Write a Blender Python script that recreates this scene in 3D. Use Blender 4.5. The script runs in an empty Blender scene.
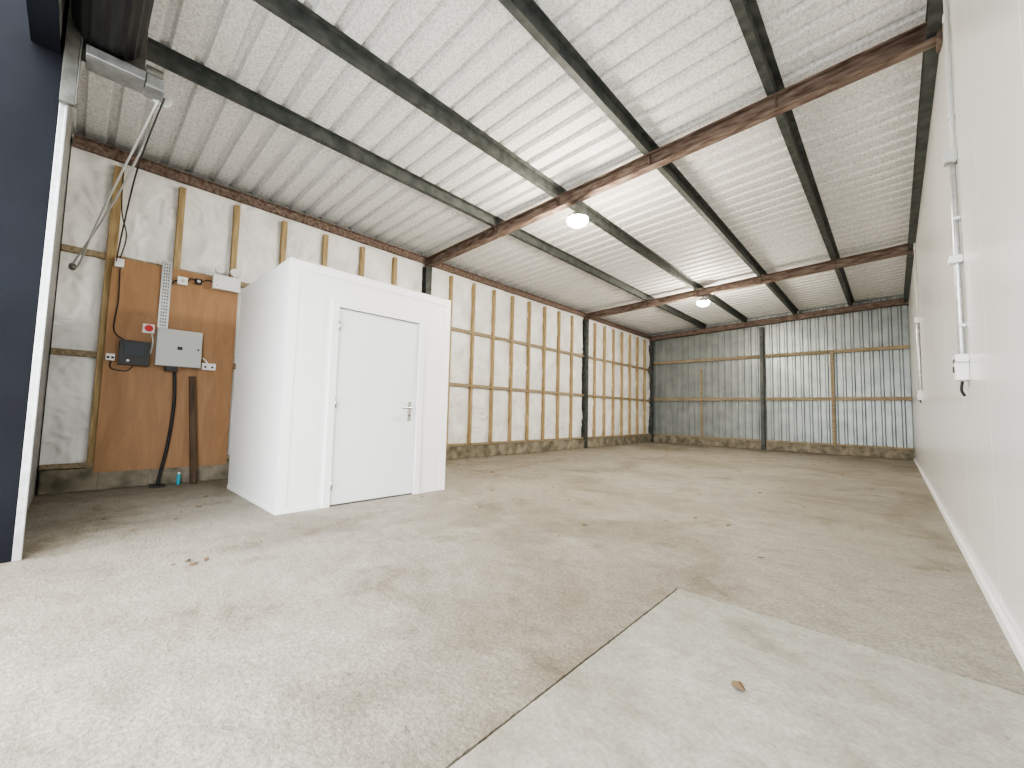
import bpy, bmesh, math, random
from mathutils import Vector, Matrix, noise
random.seed(7)
S=bpy.context.scene
COL=S.collection
S.view_settings.look='AgX - Medium High Contrast'

# ---------------------------------------------------------------- materials
def mat(name,c1,c2=None,scale=4,rough=.6,metal=0,bump=0,bscale=40,stretch=(1,1,1),detail=6,lo=.35,hi=.65,spec=.4,rvar=0):
    m=bpy.data.materials.new(name); m.use_nodes=True
    nt=m.node_tree; b=nt.nodes['Principled BSDF']
    b.inputs['Base Color'].default_value=(*c1,1); b.inputs['Roughness'].default_value=rough
    b.inputs['Metallic'].default_value=metal; b.inputs['Specular IOR Level'].default_value=spec
    tc=nt.nodes.new('ShaderNodeTexCoord'); mp=nt.nodes.new('ShaderNodeMapping')
    mp.inputs['Scale'].default_value=stretch
    nt.links.new(tc.outputs['Object'],mp.inputs['Vector'])
    if c2 is not None:
        n=nt.nodes.new('ShaderNodeTexNoise'); n.inputs['Scale'].default_value=scale; n.inputs['Detail'].default_value=detail
        r=nt.nodes.new('ShaderNodeValToRGB')
        r.color_ramp.elements[0].position=lo; r.color_ramp.elements[0].color=(*c1,1)
        r.color_ramp.elements[1].position=hi; r.color_ramp.elements[1].color=(*c2,1)
        nt.links.new(mp.outputs['Vector'],n.inputs['Vector']); nt.links.new(n.outputs['Fac'],r.inputs['Fac'])
        nt.links.new(r.outputs['Color'],b.inputs['Base Color'])
    if bump:
        n2=nt.nodes.new('ShaderNodeTexNoise'); n2.inputs['Scale'].default_value=bscale; n2.inputs['Detail'].default_value=5
        nt.links.new(mp.outputs['Vector'],n2.inputs['Vector'])
        bp=nt.nodes.new('ShaderNodeBump'); bp.inputs['Strength'].default_value=bump; bp.inputs['Distance'].default_value=.01
        nt.links.new(n2.outputs['Fac'],bp.inputs['Height']); nt.links.new(bp.outputs['Normal'],b.inputs['Normal'])
    return m

def emis(name,c,s):
    m=bpy.data.materials.new(name); m.use_nodes=True
    b=m.node_tree.nodes['Principled BSDF']
    b.inputs['Base Color'].default_value=(*c,1); b.inputs['Emission Color'].default_value=(*c,1); b.inputs['Emission Strength'].default_value=s
    return m

def concrete(name,ca,cb,cc,brush,bstr,patch,glo,ghi):
    m=bpy.data.materials.new(name); m.use_nodes=True
    nt=m.node_tree; N=nt.nodes.new; L=nt.links.new; b=nt.nodes['Principled BSDF']
    b.inputs['Roughness'].default_value=.55; b.inputs['Specular IOR Level'].default_value=.4
    tc=N('ShaderNodeTexCoord')
    def nz(scale,detail,st=(1,1,1),rot=0,dist=0,rg=.65,off=0):
        mp=N('ShaderNodeMapping'); mp.inputs['Scale'].default_value=st; mp.inputs['Rotation'].default_value=(0,0,rot); mp.inputs['Location'].default_value=(off,off*.7,0)
        L(tc.outputs['Object'],mp.inputs['Vector'])
        n=N('ShaderNodeTexNoise'); n.inputs['Scale'].default_value=scale; n.inputs['Detail'].default_value=detail
        n.inputs['Roughness'].default_value=rg; n.inputs['Distortion'].default_value=dist
        L(mp.outputs['Vector'],n.inputs['Vector']); return n.outputs['Fac']
    def ramp(f,p0,p1,a,bb):
        r=N('ShaderNodeValToRGB'); e=r.color_ramp.elements
        e[0].position=p0;e[1].position=p1;e[0].color=(*a,1);e[1].color=(*bb,1); L(f,r.inputs['Fac']); return r.outputs['Color']
    def mix(t,f,a,bb):
        x=N('ShaderNodeMix'); x.data_type='RGBA'; x.blend_type=t
        if isinstance(f,float): x.inputs['Factor'].default_value=f
        else: L(f,x.inputs['Factor'])
        L(a,x.inputs['A']); L(bb,x.inputs['B']); return x.outputs['Result']
    base=ramp(nz(.45,9,(1,1,1),0,.6,.6),.40,.62,ca,cb)
    grain=ramp(nz(52,8,(1,1.2,1),.2,.3,.82),.42,.60,(glo,glo*.98,glo*.95),(ghi,ghi,ghi))
    c=mix('MULTIPLY',1.0,base,grain)
    st=ramp(nz(6,10,(1,1.4,1),.25,.4,.8),.36,.64,(.75,.735,.71),(1.13,1.13,1.13))
    c=mix('MULTIPLY',.85,c,st)
    stain=ramp(nz(.55,9,(1.2,1,1),.5,.9,.66),.50,.61,(1,1,1),cc)
    c=mix('MULTIPLY',patch,c,stain)
    stain2=ramp(nz(1.5,10,(1,1.2,1),.9,.5,.70,7.3),.54,.66,(1,1,1),(.68,.64,.575))
    c=mix('MULTIPLY',patch,c,stain2)
    pale=ramp(nz(1.3,10,(1,1,1),1.1,.6,.76),.56,.72,(0,0,0),(.10,.10,.095))
    c=mix('ADD',.8,c,pale)
    spots=ramp(nz(13,5,(1,1,1),0,0,.6,3.1),.67,.73,(1,1,1),(.42,.37,.30))
    c=mix('MULTIPLY',.8,c,spots)
    L(c,b.inputs['Base Color'])
    h1=nz(46,7,(1,1.3,1),.2,.4,.75); h2=nz(9,6,(1,1.6,1),.25,.3)
    mm=N('ShaderNodeMath'); mm.operation='MULTIPLY_ADD'; L(h2,mm.inputs[0]); mm.inputs[1].default_value=brush; L(h1,mm.inputs[2])
    bp=N('ShaderNodeBump'); bp.inputs['Strength'].default_value=bstr; bp.inputs['Distance'].default_value=.014
    L(mm.outputs[0],bp.inputs['Height']); L(bp.outputs['Normal'],b.inputs['Normal'])
    return m

def plywood():
    m=bpy.data.materials.new('plywood'); m.use_nodes=True
    nt=m.node_tree; N=nt.nodes.new; L=nt.links.new; b=nt.nodes['Principled BSDF']; b.inputs['Roughness'].default_value=.6
    tc=N('ShaderNodeTexCoord'); mp=N('ShaderNodeMapping'); mp.inputs['Scale'].default_value=(1,2.0,.35); L(tc.outputs['Object'],mp.inputs['Vector'])
    w=N('ShaderNodeTexNoise'); w.inputs['Scale'].default_value=4; w.inputs['Detail'].default_value=9; w.inputs['Distortion'].default_value=1.0; w.inputs['Roughness'].default_value=.6
    L(mp.outputs['Vector'],w.inputs['Vector'])
    r=N('ShaderNodeValToRGB'); e=r.color_ramp.elements; e[0].position=.3; e[1].position=.7
    e[0].color=(.285,.155,.072,1); e[1].color=(.385,.218,.108,1)
    L(w.outputs['Fac'],r.inputs['Fac']); L(r.outputs['Color'],b.inputs['Base Color']); return m

M_floor=concrete('concrete_tamped',(.278,.248,.198),(.350,.329,.280),(.76,.735,.69),.8,.8,1.0,.66,1.19)
M_floor2=concrete('concrete_smooth',(.305,.297,.255),(.35,.345,.303),(.84,.83,.79),.3,.4,.7,.80,1.10)
M_gap=mat('slab_gap_dirt',(.11,.095,.08),rough=.95)
M_yard=mat('yard_concrete',(.4,.39,.37),(.5,.49,.46),2,.9)
M_roof=mat('roof_fleece',(.60,.60,.59),(.83,.83,.825),44,.6,bump=.25,bscale=60,lo=.38,hi=.58,detail=6)
M_back=mat('cladding_sheet_grey',(.25,.28,.28),(.36,.39,.385),3,.38,.45,lo=.3,hi=.7)
M_steel=mat('painted_steel_dark',(.050,.058,.056),(.10,.108,.103),9,.55,.3,bump=.15)
M_rust=mat('oxide_steel',(.085,.052,.039),(.26,.20,.168),6,.7,.05,bump=.3,stretch=(1,4,4),lo=.36,hi=.72)
M_galv=mat('galvanised_steel',(.45,.46,.46),(.60,.61,.61),22,.35,.8)
M_galvm=mat('galvanised_weathered',(.26,.27,.27),(.38,.39,.39),14,.4,.7)
M_galvd=mat('galvanised_dull',(.11,.11,.098),(.19,.19,.172),10,.5,.5)
M_ext=mat('cladding_inner_face',(.28,.28,.27),(.42,.42,.41),10,.6,.1)
M_timber=mat('sawn_timber',(.28,.20,.10),(.45,.34,.185),5,.8,stretch=(6,6,.6),bump=.2)
M_timb_d=mat('weathered_timber',(.22,.175,.11),(.36,.29,.20),5,.85,stretch=(.6,6,6),bump=.2)
M_ply=plywood()
M_ins=mat('insulation_membrane',(.74,.74,.725),(.91,.91,.90),2.2,.38,bump=.8,bscale=9,lo=.36,hi=.62,detail=8)
M_block=mat('concrete_block',(.12,.108,.078),(.30,.265,.205),5,.95,bump=.8,bscale=60)
M_mort=mat('mortar',(.24,.22,.18),rough=1)
M_white=mat('white_panel_paint',(.87,.87,.855),(.89,.89,.875),1.2,.32)
M_cream=mat('white_gloss_wall_panel',(.73,.735,.71),(.75,.75,.725),.8,.22,bump=.04,bscale=3)
M_door=mat('door_paint',(.77,.79,.80),(.79,.81,.82),1,.35)
M_trim=mat('white_trim',(.89,.89,.89),rough=.3)
M_seal=mat('dark_seal',(.12,.12,.12),rough=.8)
M_crome=mat('brushed_metal',(.6,.6,.6),rough=.25,metal=1)
M_black=mat('black_plastic',(.012,.012,.013),(.02,.02,.022),5,.35)
M_shut=mat('shutter_black',(.007,.007,.008),(.012,.012,.012),4,.5)
M_navy=mat('door_jamb_navy',(.0065,.0073,.0105),(.009,.0105,.015),2,.6,spec=.12)
M_greyb=mat('grey_enclosure',(.50,.51,.50),rough=.4)
M_pvc=mat('white_pvc',(.80,.80,.79),rough=.35)
M_red=mat('red_plastic',(.55,.02,.02),rough=.3)
M_cyan=mat('blue_plastic',(.05,.35,.45),rough=.4)
M_cable=mat('cable_black',(.02,.02,.02),rough=.5)
M_cord=mat('grey_cord',(.45,.45,.43),rough=.6)
M_screen=mat('dark_screen',(.015,.022,.035),rough=.35)
M_wood=mat('old_wood',(.06,.038,.025),(.12,.078,.05),4,.8,stretch=(6,6,.5),bump=.3)
M_leaf=mat('dry_leaf',(.09,.058,.032),(.18,.12,.065),20,.9)
M_led=emis('led_lens',(1,.96,.86),900)
M_lens=mat('clear_lens',(.75,.76,.76),rough=.1)

# ---------------------------------------------------------------- builder
class B:
    def __init__(s,name,parent=None):
        s.name=name; s.bm=bmesh.new(); s.mats=[]; s.parent=parent
    def mi(s,m):
        if m not in s.mats: s.mats.append(m)
        return s.mats.index(m)
    def box(s,x0,x1,y0,y1,z0,z1,m,rot=None,piv=None):
        v=[Vector((x,y,z)) for x in(x0,x1) for y in(y0,y1) for z in(z0,z1)]
        if rot is not None:
            piv=Vector(piv); v=[rot@(p-piv)+piv for p in v]
        V=[s.bm.verts.new(p) for p in v]; i=s.mi(m)
        for f in((0,1,3,2),(4,6,7,5),(0,4,5,1),(2,3,7,6),(0,2,6,4),(1,5,7,3)):
            s.bm.faces.new([V[k] for k in f]).material_index=i
        return s
    def ext(s,sec,p0,p1,m,up=(0,0,1),smooth=False,cap=True):
        p0=Vector(p0);p1=Vector(p1);d=(p1-p0).normalized();up=Vector(up)
        a=d.cross(up).normalized(); u=a.cross(d).normalized(); i=s.mi(m)
        r0=[s.bm.verts.new(p0+a*x+u*y) for x,y in sec]; r1=[s.bm.verts.new(p1+a*x+u*y) for x,y in sec]
        n=len(sec)
        for k in range(n):
            f=s.bm.faces.new([r0[k],r0[(k+1)%n],r1[(k+1)%n],r1[k]]); f.material_index=i; f.smooth=smooth
        if cap:
            for r in(r0[::-1],r1):
                f=s.bm.faces.new(r); f.material_index=i
        return s
    def cyl(s,p0,p1,r,m,n=20,r1=None):
        p0=Vector(p0);p1=Vector(p1);d=(p1-p0).normalized()
        up=Vector((0,0,1)) if abs(d.z)<.9 else Vector((1,0,0))
        return s.ext([(r*math.cos(2*math.pi*k/n),r*math.sin(2*math.pi*k/n)) for k in range(n)],p0,p1,m,up,True)
    def dome(s,c,r,h,m,n=32,rings=7):
        c=Vector(c); i=s.mi(m); R=[]
        for j in range(rings):
            t=j/rings*math.pi/2
            R.append([s.bm.verts.new(c+Vector((r*math.cos(t)*math.cos(2*math.pi*k/n),r*math.cos(t)*math.sin(2*math.pi*k/n),-h*math.sin(t)))) for k in range(n)])
        tip=s.bm.verts.new(c+Vector((0,0,-h)))
        for j in range(rings-1):
            for k in range(n):
                f=s.bm.faces.new([R[j][k],R[j][(k+1)%n],R[j+1][(k+1)%n],R[j+1][k]]); f.material_index=i; f.smooth=True
        for k in range(n):
            f=s.bm.faces.new([R[-1][k],R[-1][(k+1)%n],tip]); f.material_index=i; f.smooth=True
        s.bm.faces.new(R[0][::-1]).material_index=i
        return s
    def tube(s,pts,r,m,n=8,sub=6):
        P=[Vector(p) for p in pts]
        if len(P)>2 and sub>1:
            Q=[]
            for k in range(len(P)-1):
                a=P[max(k-1,0)];b=P[k];c=P[k+1];d=P[min(k+2,len(P)-1)]
                for t in range(sub):
                    t/=sub
                    Q.append(.5*((2*b)+(c-a)*t+(2*a-5*b+4*c-d)*t*t+(3*b-a-3*c+d)*t**3))
            Q.append(P[-1]); P=Q
        i=s.mi(m); rings=[]
        ref=None
        for k,p in enumerate(P):
            d=(P[min(k+1,len(P)-1)]-P[max(k-1,0)]).normalized()
            if ref is None: ref=Vector((1,0,0)) if abs(d.x)<.8 else Vector((0,0,1))
            a=d.cross(ref).normalized(); u=a.cross(d).normalized(); ref=u
            rings.append([s.bm.verts.new(p+a*r*math.cos(2*math.pi*j/n)+u*r*math.sin(2*math.pi*j/n)) for j in range(n)])
        for k in range(len(rings)-1):
            for j in range(n):
                f=s.bm.faces.new([rings[k][j],rings[k][(j+1)%n],rings[k+1][(j+1)%n],rings[k+1][j]]); f.material_index=i; f.smooth=True
        for r_ in(rings[0][::-1],rings[-1]): s.bm.faces.new(r_).material_index=i
        return s
    def done(s,bevel=0,seg=2):
        bmesh.ops.recalc_face_normals(s.bm,faces=s.bm.faces[:])
        me=bpy.data.meshes.new(s.name); s.bm.to_mesh(me); s.bm.free()
        for m in s.mats: me.materials.append(m)
        o=bpy.data.objects.new(s.name,me); COL.objects.link(o)
        if s.parent: o.parent=s.parent
        if bevel:
            b=o.modifiers.new('bevel','BEVEL'); b.width=bevel; b.segments=seg; b.limit_method='ANGLE'; b.angle_limit=math.radians(50)
        return o
def empty(name,loc=(0,0,0)):
    e=bpy.data.objects.new(name,None); e.empty_display_size=.2; COL.objects.link(e); return e

# ---------------------------------------------------------------- dimensions
XL,XR,YF,YB=-6.67,.38,-.22,15.0
JX=-4.03
Y1,Y2=4.62,10.36
def zr(x): return 3.83+.0397*(x-XL)          # underside of rafters
RD=.17; PD=.13
def zs(x): return zr(x)+RD+PD                 # underside of roof sheets

# ---------------------------------------------------------------- floor
f=B('floor'); 
def chipped(n,a,b_,amp,seed):
    return [(a+(b_-a)*k/n, amp*abs(noise.noise(Vector((k*.35,seed,0))))+amp*.8*max(0,noise.noise(Vector((k*1.3,seed,5))))) for k in range(n+1)]
def slab(poly,z,m):
    i=f.mi(m); top=[f.bm.verts.new((x,y,z)) for x,y in poly]; bot=[f.bm.verts.new((x,y,-.15)) for x,y in poly]
    f.bm.faces.new(top).material_index=i
    for k in range(len(poly)):
        q=(k+1)%len(poly); f.bm.faces.new([top[k],bot[k],bot[q],top[q]]).material_index=i
e1=chipped(150,-.35,2.476,.009,1); e2=chipped(90,-.949,.6,.012,2)
slab([(-7,-.35)]+[(-.949-d,y) for y,d in e1]+[(x,2.476+d) for x,d in e2]+[(.6,YB+.2),(-7,YB+.2)],0,M_floor)
e3=chipped(150,-.35,2.472,.006,3); e4=chipped(90,-.944,.6,.006,4)
slab([(.6,-.35)]+[(x,2.472-d) for x,d in e4[::-1]]+[(-.945+d,y) for y,d in e3[::-1]],-.002,M_floor2)
f.box(-.99,-.92,-.35,2.5,-.14,-.009,M_gap); f.box(-.99,.6,2.44,2.51,-.14,-.005,M_gap)
f.done()
g=B('exterior_ground'); g.box(-25,25,-30,-.351,-.15,-.01,M_yard); g.done()

# ---------------------------------------------------------------- ceiling (profiled roof sheets)
def profile(n,pitch,pan,sl,h):
    out=[]
    for k in range(n):
        y=k*pitch; c=(pitch-pan-2*sl)
        out+= [(y,0),(y+pan,0),(y+pan+sl,h),(y+pan+sl+c,h)]
    out.append((n*pitch,0)); return out
b=B('ceiling'); i=b.mi(M_roof)
pr=profile(62,.25,.160,.020,.050)
x0,x1=-6.95,.55
for thick in (0,.02):
    ring=[]
    for x in (x0,x1):
        ring.append([b.bm.verts.new((x,-.36+y,zs(x)+h+thick)) for y,h in pr])
    for k in range(len(pr)-1):
        b.bm.faces.new([ring[0][k],ring[0][k+1],ring[1][k+1],ring[1][k]]).material_index=i
b.done()

# ---------------------------------------------------------------- left wall
w=B('wall_left'); w.box(-7.0,-6.90,-.35,YB+.2,0,4.25,M_ext); WL=w.done()
# insulation
studs=[.19,.79,1.40,2.02,2.64,3.28,3.92]+[Y1+.635*k for k in range(1,9)]+[Y2+.58*k for k in range(1,8)]
edges=sorted([-.45]+studs+[Y1,Y2,YB+.1]); rails=[.28,1.55,2.70,3.95]
def bul(v,E):
    for a,c in zip(E,E[1:]):
        if a<=v<=c:
            t=(v-a)/(c-a); return math.sin(math.pi*t)**.6 if 0<t<1 else 0
    return 0
b=B('insulation_blanket',WL); i=b.mi(M_ins)
ny,nz_=640,170; grid=[]
for a in range(ny+1):
    y=-.21+(YB+.21)*a/ny; row=[]
    for c in range(nz_+1):
        z=.25+(4.06-.25)*c/nz_
        n1=noise.noise(Vector((y*1.5,z*1.1,0))); n2=noise.noise(Vector((y*5,z*3.2,4)));n3=noise.noise(Vector((y*9+n1*5,z*7+n2*3,9)))
        bb=bul(y,edges)*(.35+.65*bul(z,rails))
        x=-6.795+.045*bb+.02*n1*bb+.04*n2*bb+.036*abs(n3)
        if y<1.5 and .2<z<2.8: x=min(x,-6.70)
        row.append(b.bm.verts.new((x,y,z)))
    grid.append(row)
for a in range(ny):
    for c in range(nz_):
        fc=b.bm.faces.new([grid[a][c],grid[a+1][c],grid[a+1][c+1],grid[a][c+1]]); fc.material_index=i; fc.smooth=True
b.done()
b=B('timber_stud_framing',WL)
for y in studs:
    wd=.028 if y<.5 or y>4.6 else .034
    if y<.3: b.box(-6.78,-6.70,y-.045,y+.045,.25,3.83,M_timber); continue
    b.box(-6.78,-6.695,y-wd,y+wd,.25,3.83,M_timber)
for z in (1.55,2.72):
    b.box(-6.80,-6.715,-.21,YB,z-.035,z+.035,M_timb_d)
b.box(-6.80,-6.695,-.21,YB,.262,.31,M_timb_d)
b.done(.004,1)
def blocks(b,along,s0,s1,c0,c1):
    s=s0; k=0
    while s<s1-.02:
        e=min(s+.44,s1)
        if along=='y': b.box(c0,c1,s+.005,e-.005,0.003,.255+random.uniform(-.003,.003),M_block)
        else: b.box(s+.005,e-.005,c0,c1,0.003,.255+random.uniform(-.003,.003),M_block)
        s=e
b=B('trim_block_plinth'); 
blocks(b,'y',YF+.02,YB,-6.88,XL); b.box(-6.87,-6.675,YF+.02,YB,0,.245,M_mort)
blocks(b,'x',XL+.005,XR-.02,YB,YB+.15); b.box(XL,XR-.02,YB+.006,YB+.14,0,.245,M_mort)
b.done(.006,1)

# steel frames
def isec(d,w_,tf=.012,tw=.008):
    h=w_/2;t=tw/2
    return [(-h,0),(h,0),(h,tf),(t,tf),(t,d-tf),(h,d-tf),(h,d),(-h,d),(-h,d-tf),(-t,d-tf),(-t,tf),(-h,tf)]
for y in (Y1,Y2,YB-.12):
    b=B('roof_rafter'); 
    b.ext(isec(RD,.12),(XL-.2,y,zr(XL-.2)),(XR-.006,y,zr(XR)),M_rust)
    b.box(XL+.02,XL+.035,y-.06,y+.06,zr(XL)-.06,zr(XL)+RD,M_rust)
    b.box(XR-.03,XR-.006,y-.07,y+.07,zr(XR)-.06,zr(XR)+RD,M_rust)
    for x in (-4.74,-3.46,-2.08,-.77):
        b.box(x-.004,x+.004,y-.055,y+.055,zr(x)+.012,zr(x)+RD-.012,M_rust)
    b.done()
    b=B('steel_column')
    b.ext(isec(.15,.13),(XL-.105,y,0),(XL-.105,y,zr(XL)),M_steel,up=(1,0,0))
    b.box(XL-.12,XL+.06,y-.08,y+.08,0,.012,M_steel)
    b.done()
# purlins (zed sections)
zed=[(-.06,0),(.004,0),(.004,PD-.004),(.06,PD-.004),(.06,PD),(0,PD),(0,.004),(-.055,.004),(-.055,.018),(-.06,.018)]
for x in (-4.74,-3.46,-2.08,-.77):
    b=B('roof_purlin'); z=zr(x)+RD
    b.ext(zed,(x,-.2,z),(x,YB,z),M_steel); 
    b.ext([(-.066,-.001),(-.061,-.001),(-.061,.03),(-.066,.03)],(x,-.2,z),(x,YB,z),M_steel)
    b.done()
b=B('eaves_beam')
b.box(XL-.08,XL-.02,-.2,YB,3.90,4.0,M_rust); b.box(XL-.16,XL+.02,-.2,YB,4.0,4.012,M_rust); b.done()
b=B('eaves_beam')
b.box(.29,.375,-.2,YB,4.15,4.162,M_steel); b.box(.325,.337,-.2,YB,4.162,4.29,M_steel); b.box(.29,.375,-.2,YB,4.29,4.30,M_steel)
b.done()

# ---------------------------------------------------------------- back wall
b=B('wall_back'); i=b.mi(M_back)
pr=profile(37,.2,.11,.025,-.032)
ring=[]
for z in (.2,4.45):
    ring.append([b.bm.verts.new((-6.95+y,YB+.10+h,z)) for y,h in pr])
for k in range(len(pr)-1):
    b.bm.faces.new([ring[0][k],ring[0][k+1],ring[1][k+1],ring[1][k]]).material_index=i
b.box(-6.95,.5,YB+.16,YB+.18,0,4.55,M_back)
WB=b.done()
b=B('back_cladding_rails',WB)
for z in (1.60,2.98): b.box(XL,XR-.01,YB-.02,YB+.045,z-.05,z+.05,M_timb_d)
b.box(XL,XR-.01,YB-.0,YB+.05,.262,.31,M_timb_d)
b.box(-4.92,-4.86,YB-.06,YB-.022,.26,2.65,M_timb_d)
b.box(-1.30,-1.22,YB-.06,YB-.022,.26,3.0,M_timb_d)
b.done()
b=B('steel_wind_post'); b.ext(isec(.10,.10),(-3.02,YB-.17,0),(-3.02,YB-.17,3.9),M_steel,up=(0,1,0)); b.done()

# ---------------------------------------------------------------- right wall (insulated panels)
b=B('wall_right')
b.box(.41,.50,-.35,YB+.15,0,4.6,M_seal)
ys=[-.34,1.16,2.26,3.36]+[3.36+1.1*k for k in range(1,12)]
for a,c in zip(ys,ys[1:]):
    c=min(c,YB+.1)
    if c-a<.05: continue
    b.box(.38,.415,a+.0015,c-.0015,.03,4.48,M_cream)
b.done(.003,2)
b=B('baseboard_right'); b.box(.355,.379,-.3,YB-.02,0,.055,M_trim); b.done(.002)

# ---------------------------------------------------------------- front wall, jamb
b=B('wall_front')
b.box(-6.95,-4.21,-.34,YF,0,4.35,M_ext)
b.box(-4.02,.25,-.34,YF,3.36,4.6,M_ext)
b.box(-4.02,.25,-.345,YF+.005,3.33,3.359,M_navy)
b.box(.25,.41,-.34,YF,0,4.6,M_ext)
b.done()
b=B('trim_door_jamb')
b.box(-4.205,JX,-.75,-.20,0,4.6,M_navy)
b.box(-4.10,JX-.002,-.199,-.165,0,3.05,M_galv)
b.box(JX-.03,JX+.004,-.172,-.158,0,3.05,M_galv)
b.done(.003)

# ---------------------------------------------------------------- roller shutter
e=empty('roller_shutter')
b=B('curtain_roll',e)
n=40; sec=[]
for k in range(n):
    a=2*math.pi*k/n; r=.175+(.009 if k%2 else 0); sec.append((r*math.cos(a),r*math.sin(a)))
b.ext(sec,(-3.96,-.0,3.61),(.2,-.0,3.61),M_shut)
b.cyl((-4.03,.0,3.61),(-3.9,.0,3.61),.05,M_galv)
b.done()
b=B('end_plate',e)
b.box(-4.045,-4.035,-.19,.20,3.36,3.80,M_galvd)
b.box(-4.028,-3.985,-.20,-.13,3.0,4.0,M_galvd)
b.box(-4.028,-3.965,-.128,-.12,3.0,4.0,M_galvd)
b.box(.22,.235,-.20,.20,3.36,3.85,M_galvd)
b.done(.002)
b=B('operator_gearbox',e)
b.box(-4.10,-3.90,-.10,.20,3.34,3.41,M_galvm)
b.box(-4.10,-3.93,.205,.31,3.33,3.42,M_galvm)
b.cyl((-4.0,.20,3.47),(-4.0,.30,3.47),.05,M_galvd)
b.cyl((-4.11,.31,3.37),(-4.08,.31,3.37),.065,M_greyb)
b.done(.006)
b=B('hand_chain',e)
b.tube([(-4.05,.33,3.34),(-5.2,.14,2.88),(-6.60,-.11,2.52)],.008,M_cord)
b.tube([(-4.05,.29,3.32),(-5.2,.06,2.72),(-6.2,-.06,2.44),(-6.60,-.11,2.50)],.008,M_cord)
b.tube([(-4.02,.32,3.34),(-4.6,.24,3.0),(-5.5,.22,2.74),(-6.60,.23,2.66)],.006,M_cable)
b.cyl((-6.69,-.11,2.5),(-6.59,-.11,2.5),.03,M_galvd)
b.done()

# ---------------------------------------------------------------- panel room with door
BX,BY0,BY1,BZ,BXB=-4.206,1.335,3.28,2.38,-5.91
e=empty('white_panel_room')
b=B('panel_walls',e)
t=.06
DY0,DY1,DZ=1.75,2.89,2.125
b.box(BX-t,BX,BY0,DY0,0,BZ,M_white); b.box(BX-t,BX,DY1,BY1,0,BZ,M_white); b.box(BX-t,BX,DY0,DY1,DZ,BZ,M_white)
b.box(BXB,BX-t-.001,BY0,BY0+t,0,BZ,M_white); b.box(BXB,BX-t-.001,BY1-t,BY1,0,BZ,M_white)
b.box(BXB,BXB+t,BY0+t+.001,BY1-t-.001,0,BZ,M_white)
b.box(BXB+.001,BX-.001,BY0+.001,BY1-.001,BZ+.001,BZ+.05,M_white)
b.done()
b=B('corner_trims',e); q=.005
b.box(BX-.11,BX+q,BY0-q,BY0-.0005,0,BZ+.05,M_trim); b.box(BX+.0005,BX+q,BY0,BY0+.09,0,BZ-.035,M_trim)
b.box(BX+.0005,BX+q,BY1-.09,BY1,0,BZ-.035,M_trim); b.box(BX-.11,BX+q,BY1+.0005,BY1+q,0,BZ+.05,M_trim)
b.box(BX+.0005,BX+q+.002,BY0,BY1,BZ-.032,BZ+.05,M_trim)
b.box(BXB,BX-.112,BY0-q,BY0-.0005,BZ-.03,BZ+.05,M_trim)
b.box(BXB,BX+q+.002,BY0-q,BY1+q,BZ+.052,BZ+.058,M_trim)
b.box(BX+.0055,BX+.010,BY0,DY0,0,.04,M_trim); b.box(BX+.0055,BX+.010,DY1,BY1,0,.04,M_trim)
b.box(BXB,BX-.112,BY0-.006,BY0-.0005,0,.04,M_trim)
b.box(-5.06,-5.056,BY0-.0015,BY0+.001,.04,BZ-.03,M_greyb)
b.done()
b=B('door_frame',e)
b.box(BX-t-.01,BX+.028,DY0+.001,DY0+.075,0,DZ-.001,M_trim)
b.box(BX-t-.01,BX+.028,DY1-.075,DY1-.001,0,DZ-.001,M_trim)
b.box(BX-t-.01,BX+.0275,DY0+.0755,DY1-.0755,DZ-.075,DZ-.001,M_trim)
b.box(BX-t-.01,BX-.005,DY0+.076,DY1-.076,0.0,.012,M_galvd)
b.done(.002)
b=B('door_leaf',e)
b.box(BX-.045,BX+.003,DY0+.083,DY1-.083,.016,DZ-.084,M_door)
b.box(BX-.055,BX-.046,DY0+.076,DY1-.076,.013,DZ-.076,M_seal)
b.done(.003)
b=B('lever_handle',e)
hy=2.72
b.box(BX+.003,BX+.011,hy-.022,hy+.022,.87,1.09,M_crome)
b.cyl((BX+.01,hy,1.02),(BX+.055,hy,1.02),.011,M_crome)
b.tube([(BX+.052,hy+.005,1.02),(BX+.054,hy-.06,1.02),(BX+.050,hy-.13,1.018)],.011,M_crome)
b.cyl((BX+.01,hy,.93),(BX+.018,hy,.93),.009,M_black)
b.done(.001)
b=B('hinges',e)
for z in (.22,1.05,1.85): b.cyl((BX+.032,DY0+.077,z-.05),(BX+.032,DY0+.077,z+.05),.009,M_crome,12)
b.done()

# ---------------------------------------------------------------- electrical board
BS=-6.665
b=B('plywood_backboard'); b.box(-6.690,BS,.20,1.47,.20,2.72,M_ply); PB=b.done(.002)
b=B('distribution_board')
b.box(BS+.001,BS+.12,.64,1.09,1.47,1.93,M_greyb); b.box(BS+.121,BS+.135,.645,1.085,1.475,1.925,M_greyb)
b.cyl((BS+.135,1.05,1.70),(BS+.145,1.05,1.70),.012,M_black,12)
b.box(BS+.135,BS+.137,.84,.89,1.68,1.72,M_screen); b.box(BS+.02,BS+.10,.74,.86,1.41,1.469,M_black)
b.done(.006)
b=B('ev_charger')
b.box(BS+.001,BS+.10,.32,.59,1.45,1.74,M_black); b.box(BS+.101,BS+.106,.36,.55,1.56,1.70,M_screen)
b.cyl((BS+.1,.40,1.50),(BS+.112,.40,1.50),.014,M_pvc,14)
b.done(.015,3)
b=B('emergency_stop_button')
b.box(BS+.001,BS+.035,.51,.62,1.86,1.97,M_pvc); b.cyl((BS+.035,.565,1.915),(BS+.06,.565,1.915),.028,M_red,20); b.cyl((BS+.06,.565,1.915),(BS+.072,.565,1.915),.040,M_red,20)
b.done(.003)
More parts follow.
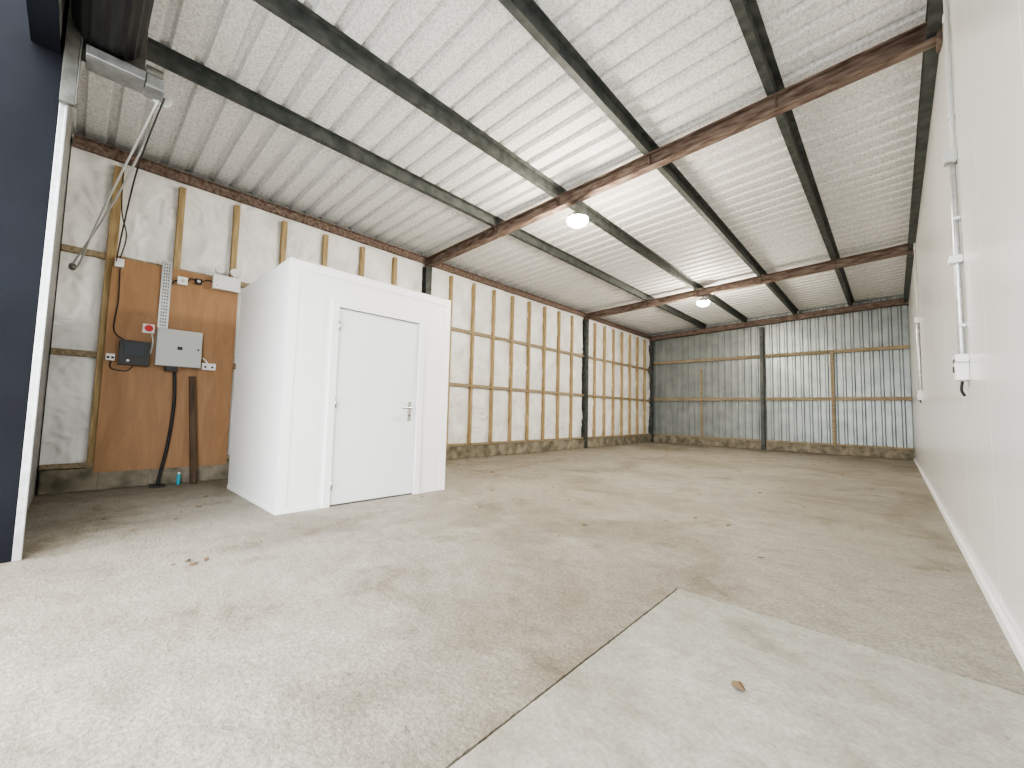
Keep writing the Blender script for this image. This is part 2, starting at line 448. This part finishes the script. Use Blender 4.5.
def socket(nm,y,z,w_,h_):
    b=B(nm); b.box(BS+.001,BS+.045,y-w_/2,y+w_/2,z-h_/2,z+h_/2,M_pvc)
    for d in(-.25,.25):
        b.box(BS+.0455,BS+.047,y+d*w_-.012,y+d*w_+.012,z-.018,z+.006,M_black)
        b.box(BS+.045,BS+.051,y+d*w_-.007,y+d*w_+.007,z+.014,z+.03,M_pvc)
    b.done(.003)
socket('double_socket',1.19,1.505,.15,.088)
socket('wall_switch',.255,1.53,.075,.075)
b=B('cable_tray')
b.box(BS+.001,BS+.004,.645,.745,1.95,2.80,M_galv)
b.box(BS+.004,BS+.02,.645,.648,1.95,2.80,M_galv); b.box(BS+.004,BS+.02,.742,.745,1.95,2.80,M_galv)
for k in range(20):
    for dy in (.672,.695,.718):
        b.box(BS+.0041,BS+.0046,dy-.006,dy+.006,1.97+k*.041,1.992+k*.041,M_seal)
b.done()
b=B('junction_box')
b.box(BS+.001,BS+.055,.80,.90,2.53,2.63,M_pvc); b.cyl((BS+.055,.85,2.58),(BS+.058,.85,2.58),.02,M_greyb,12); b.done(.006)
b=B('junction_box'); b.box(BS+.001,BS+.045,.98,1.05,2.58,2.65,M_black); b.cyl((BS+.045,1.015,2.615),(BS+.05,1.015,2.615),.02,M_greyb,12); b.done(.006)
b=B('junction_box'); b.box(BS+.001,BS+.045,.22,.30,2.60,2.70,M_pvc); b.box(BS+.045,BS+.05,.235,.285,2.62,2.68,M_pvc); b.done(.004)
b=B('emergency_twin_light')
b.box(BS+.001,BS+.09,1.16,1.47,2.56,2.75,M_pvc)
for yy in (1.23,1.40):
    b.cyl((BS+.045,yy,2.75),(BS+.045,yy,2.79),.012,M_pvc,12)
    b.cyl((BS+.01,yy,2.835),(BS+.075,yy,2.83),.052,M_pvc,20); b.cyl((BS+.075,yy,2.83),(BS+.079,yy,2.83),.045,M_lens,20)
b.cyl((BS+.09,1.2,2.6),(BS+.093,1.2,2.6),.008,M_red,8)
b.done(.004)
b=B('supply_cable')
b.tube([(BS+.05,.84,1.40),(BS+.05,.86,1.0),(BS+.05,.83,.5),(BS+.07,.78,.16),(BS+.10,.76,.022)],.018,M_cable,10)
b.box(BS+.02,BS+.22,.68,.82,.001,.02,M_black)
b.done()
b=B('wiring',PB)
b.tube([(BS+.012,.27,2.59),(BS+.012,.28,2.2),(BS+.012,.26,1.9),(BS+.012,.29,1.8),(BS+.03,.36,1.745)],.006,M_cable)
b.tube([(BS+.012,.45,1.44),(BS+.012,.40,1.38),(BS+.012,.27,1.40),(BS+.012,.26,1.49)],.006,M_cable)
b.tube([(BS+.012,.60,1.85),(BS+.03,.615,1.75),(BS+.012,.60,1.6)],.007,M_pvc)
b.tube([(BS+.012,1.095,1.62),(BS+.012,1.14,1.60),(BS+.012,1.18,1.55)],.008,M_pvc)
b.tube([(BS+.012,.26,2.70),(BS-.01,.3,3.0),(BS-.01,.24,3.3),(BS-.01,.22,3.84)],.006,M_cable)
b.tube([(BS+.02,.75,2.52),(BS+.02,.77,2.56),(BS+.02,.80,2.58)],.007,M_cable)
b.tube([(BS+.02,.90,2.58),(BS+.02,.94,2.64),(BS+.02,.98,2.62)],.007,M_cable)
b.tube([(BS+.02,1.05,2.62),(BS+.02,1.11,2.66),(BS+.02,1.16,2.65)],.007,M_cable)
b.done()
b=B('leaning_wooden_post')
b.ext([(-.034,-.02),(.034,-.02),(.034,.02),(-.034,.02)],(-6.52,1.10,0.004),(-6.60,1.02,1.36),M_wood,up=(1,0,0)); b.done(.004)
b=B('blue_spray_can'); b.cyl((-6.56,.955,0),(-6.56,.955,.13),.022,M_cyan); b.cyl((-6.56,.955,.13),(-6.56,.955,.15),.014,M_pvc); b.done(.003)

# ---------------------------------------------------------------- right wall conduits
def conduit(y,z0,zt,boxes,rr,zb):
    b=B('wall_conduit')
    b.cyl((.355,y,z0),(.355,y,zb),rr,M_galv,14)
    b.cyl((.362,y-.03,zb-.05),(.362,y-.03,zt),.0125,M_greyb,12)
    z=z0+.3
    while z<zt: b.box(.345,.379,y-.035,y+.035,z-.010,z+.010,M_pvc); z+=.75
    for z,w_,h_,m in boxes: b.box(.315,.379,y-w_/2,y+w_/2,z-h_/2,z+h_/2,m)
    b.box(.308,.315,y-.02,y+.02,z0-.02,z0+.02,M_black)
    b.tube([(.35,y,z0-.08),(.345,y+.01,z0-.14),(.36,y+.02,z0-.18)],.008,M_cable)
    b.done(.003)
conduit(4.10,1.36,4.12,[(1.36,.12,.15,M_pvc),(1.43,.2,.05,M_pvc),(2.12,.10,.05,M_pvc),(2.86,.08,.08,M_greyb)],.018,2.86)
conduit(9.9,1.5,4.12,[(1.45,.12,.16,M_pvc),(2.75,.12,.10,M_pvc)],.025,2.75)

# ---------------------------------------------------------------- lights
def highbay(x,y,z):
    e=empty('led_high_bay_light')
    b=B('housing',e); b.cyl((x,y,z),(x,y,z+.035),.14,M_galvd,32); b.cyl((x,y,z+.035),(x,y,z+.08),.08,M_galvd,24)
    b.box(x-.02,x+.02,y-.003,y+.003,z+.08,zr(x)-.001,M_galvd); b.done(.004)
    b=B('lens',e); b.dome((x,y,z-.001),.145,.10,M_led); b.done()
    l=bpy.data.lights.new('lamp','POINT'); l.energy=190; l.color=(1,.88,.71); l.shadow_soft_size=.12
    o=bpy.data.objects.new('lamp',l); o.location=(x,y,z-.24); COL.objects.link(o); o.parent=e
highbay(-3.14,Y1,3.70); highbay(-3.33,Y2,3.80)
M_led.node_tree.nodes['Principled BSDF'].inputs['Emission Strength'].default_value=450

# ---------------------------------------------------------------- debris on the floor
b=B('dry_leaf_debris'); i=b.mi(M_leaf)
pts=[(-.45,1.75),(-3.6,5.2),(-2.6,4.6),(-1.6,3.9),(-5.0,.9),(-5.5,1.05)]
for k in range(90): pts.append((random.uniform(-6.3,.1),random.uniform(2.5,14)))
for k in range(12): pts.append((random.uniform(-6.4,-3),random.uniform(.1,1.2)))
for k in range(190): pts.append((random.uniform(-6.5,.2),14.97-abs(random.gauss(.03,.28))))
for k in range(90): pts.append((-6.63+abs(random.gauss(.02,.13)),random.uniform(3.5,14.8)))
for x,y in pts:
    if abs(x+3.02)<.12 and abs(y-14.8)<.15: continue
    s=random.uniform(.008,.028); a=random.uniform(0,6.3); h=random.uniform(.003,.012)
    P=[(-1.4,0,0),(-.5,.7,h),(.6,.6,0),(1.3,0,h),(.5,-.6,h*.5),(-.6,-.6,0)]
    V=[b.bm.verts.new((x+s*(p[0]*math.cos(a)-p[1]*math.sin(a)),y+s*(p[0]*math.sin(a)+p[1]*math.cos(a)),.002+p[2])) for p in P]
    c=b.bm.verts.new((x,y,.004+h))
    for j in range(6): b.bm.faces.new([V[j],V[(j+1)%6],c]).material_index=i
b.done()

# ---------------------------------------------------------------- world + portal
W=bpy.data.worlds.new('overcast_sky'); S.world=W; W.use_nodes=True
bg=W.node_tree.nodes['Background']; bg.inputs['Color'].default_value=(.95,.975,1,1); bg.inputs['Strength'].default_value=11
l=bpy.data.lights.new('doorway_portal','AREA'); l.shape='RECTANGLE'; l.size=4.3; l.size_y=3.35; l.cycles.is_portal=True
o=bpy.data.objects.new('doorway_portal',l); o.location=(-1.9,-.36,1.68); o.rotation_euler=(math.radians(90),0,0); COL.objects.link(o)

# ---------------------------------------------------------------- camera
p,r,y=[math.radians(a) for a in (3.930,1.347,43.063)]
F=Vector((-math.sin(y)*math.cos(p),math.cos(y)*math.cos(p),math.sin(p)))
R=Vector((math.cos(y),math.sin(y),0)); U=R.cross(F)
R2=R*math.cos(r)+U*math.sin(r); U2=-R*math.sin(r)+U*math.cos(r)
cam=bpy.data.cameras.new('camera'); cam.sensor_width=36; cam.lens=408.094*36/1024; cam.clip_start=.02
co=bpy.data.objects.new('camera',cam); COL.objects.link(co)
m=Matrix((R2,U2,-F)).transposed().to_4x4(); m.translation=Vector((0,0,1.0)); co.matrix_world=m
S.camera=co
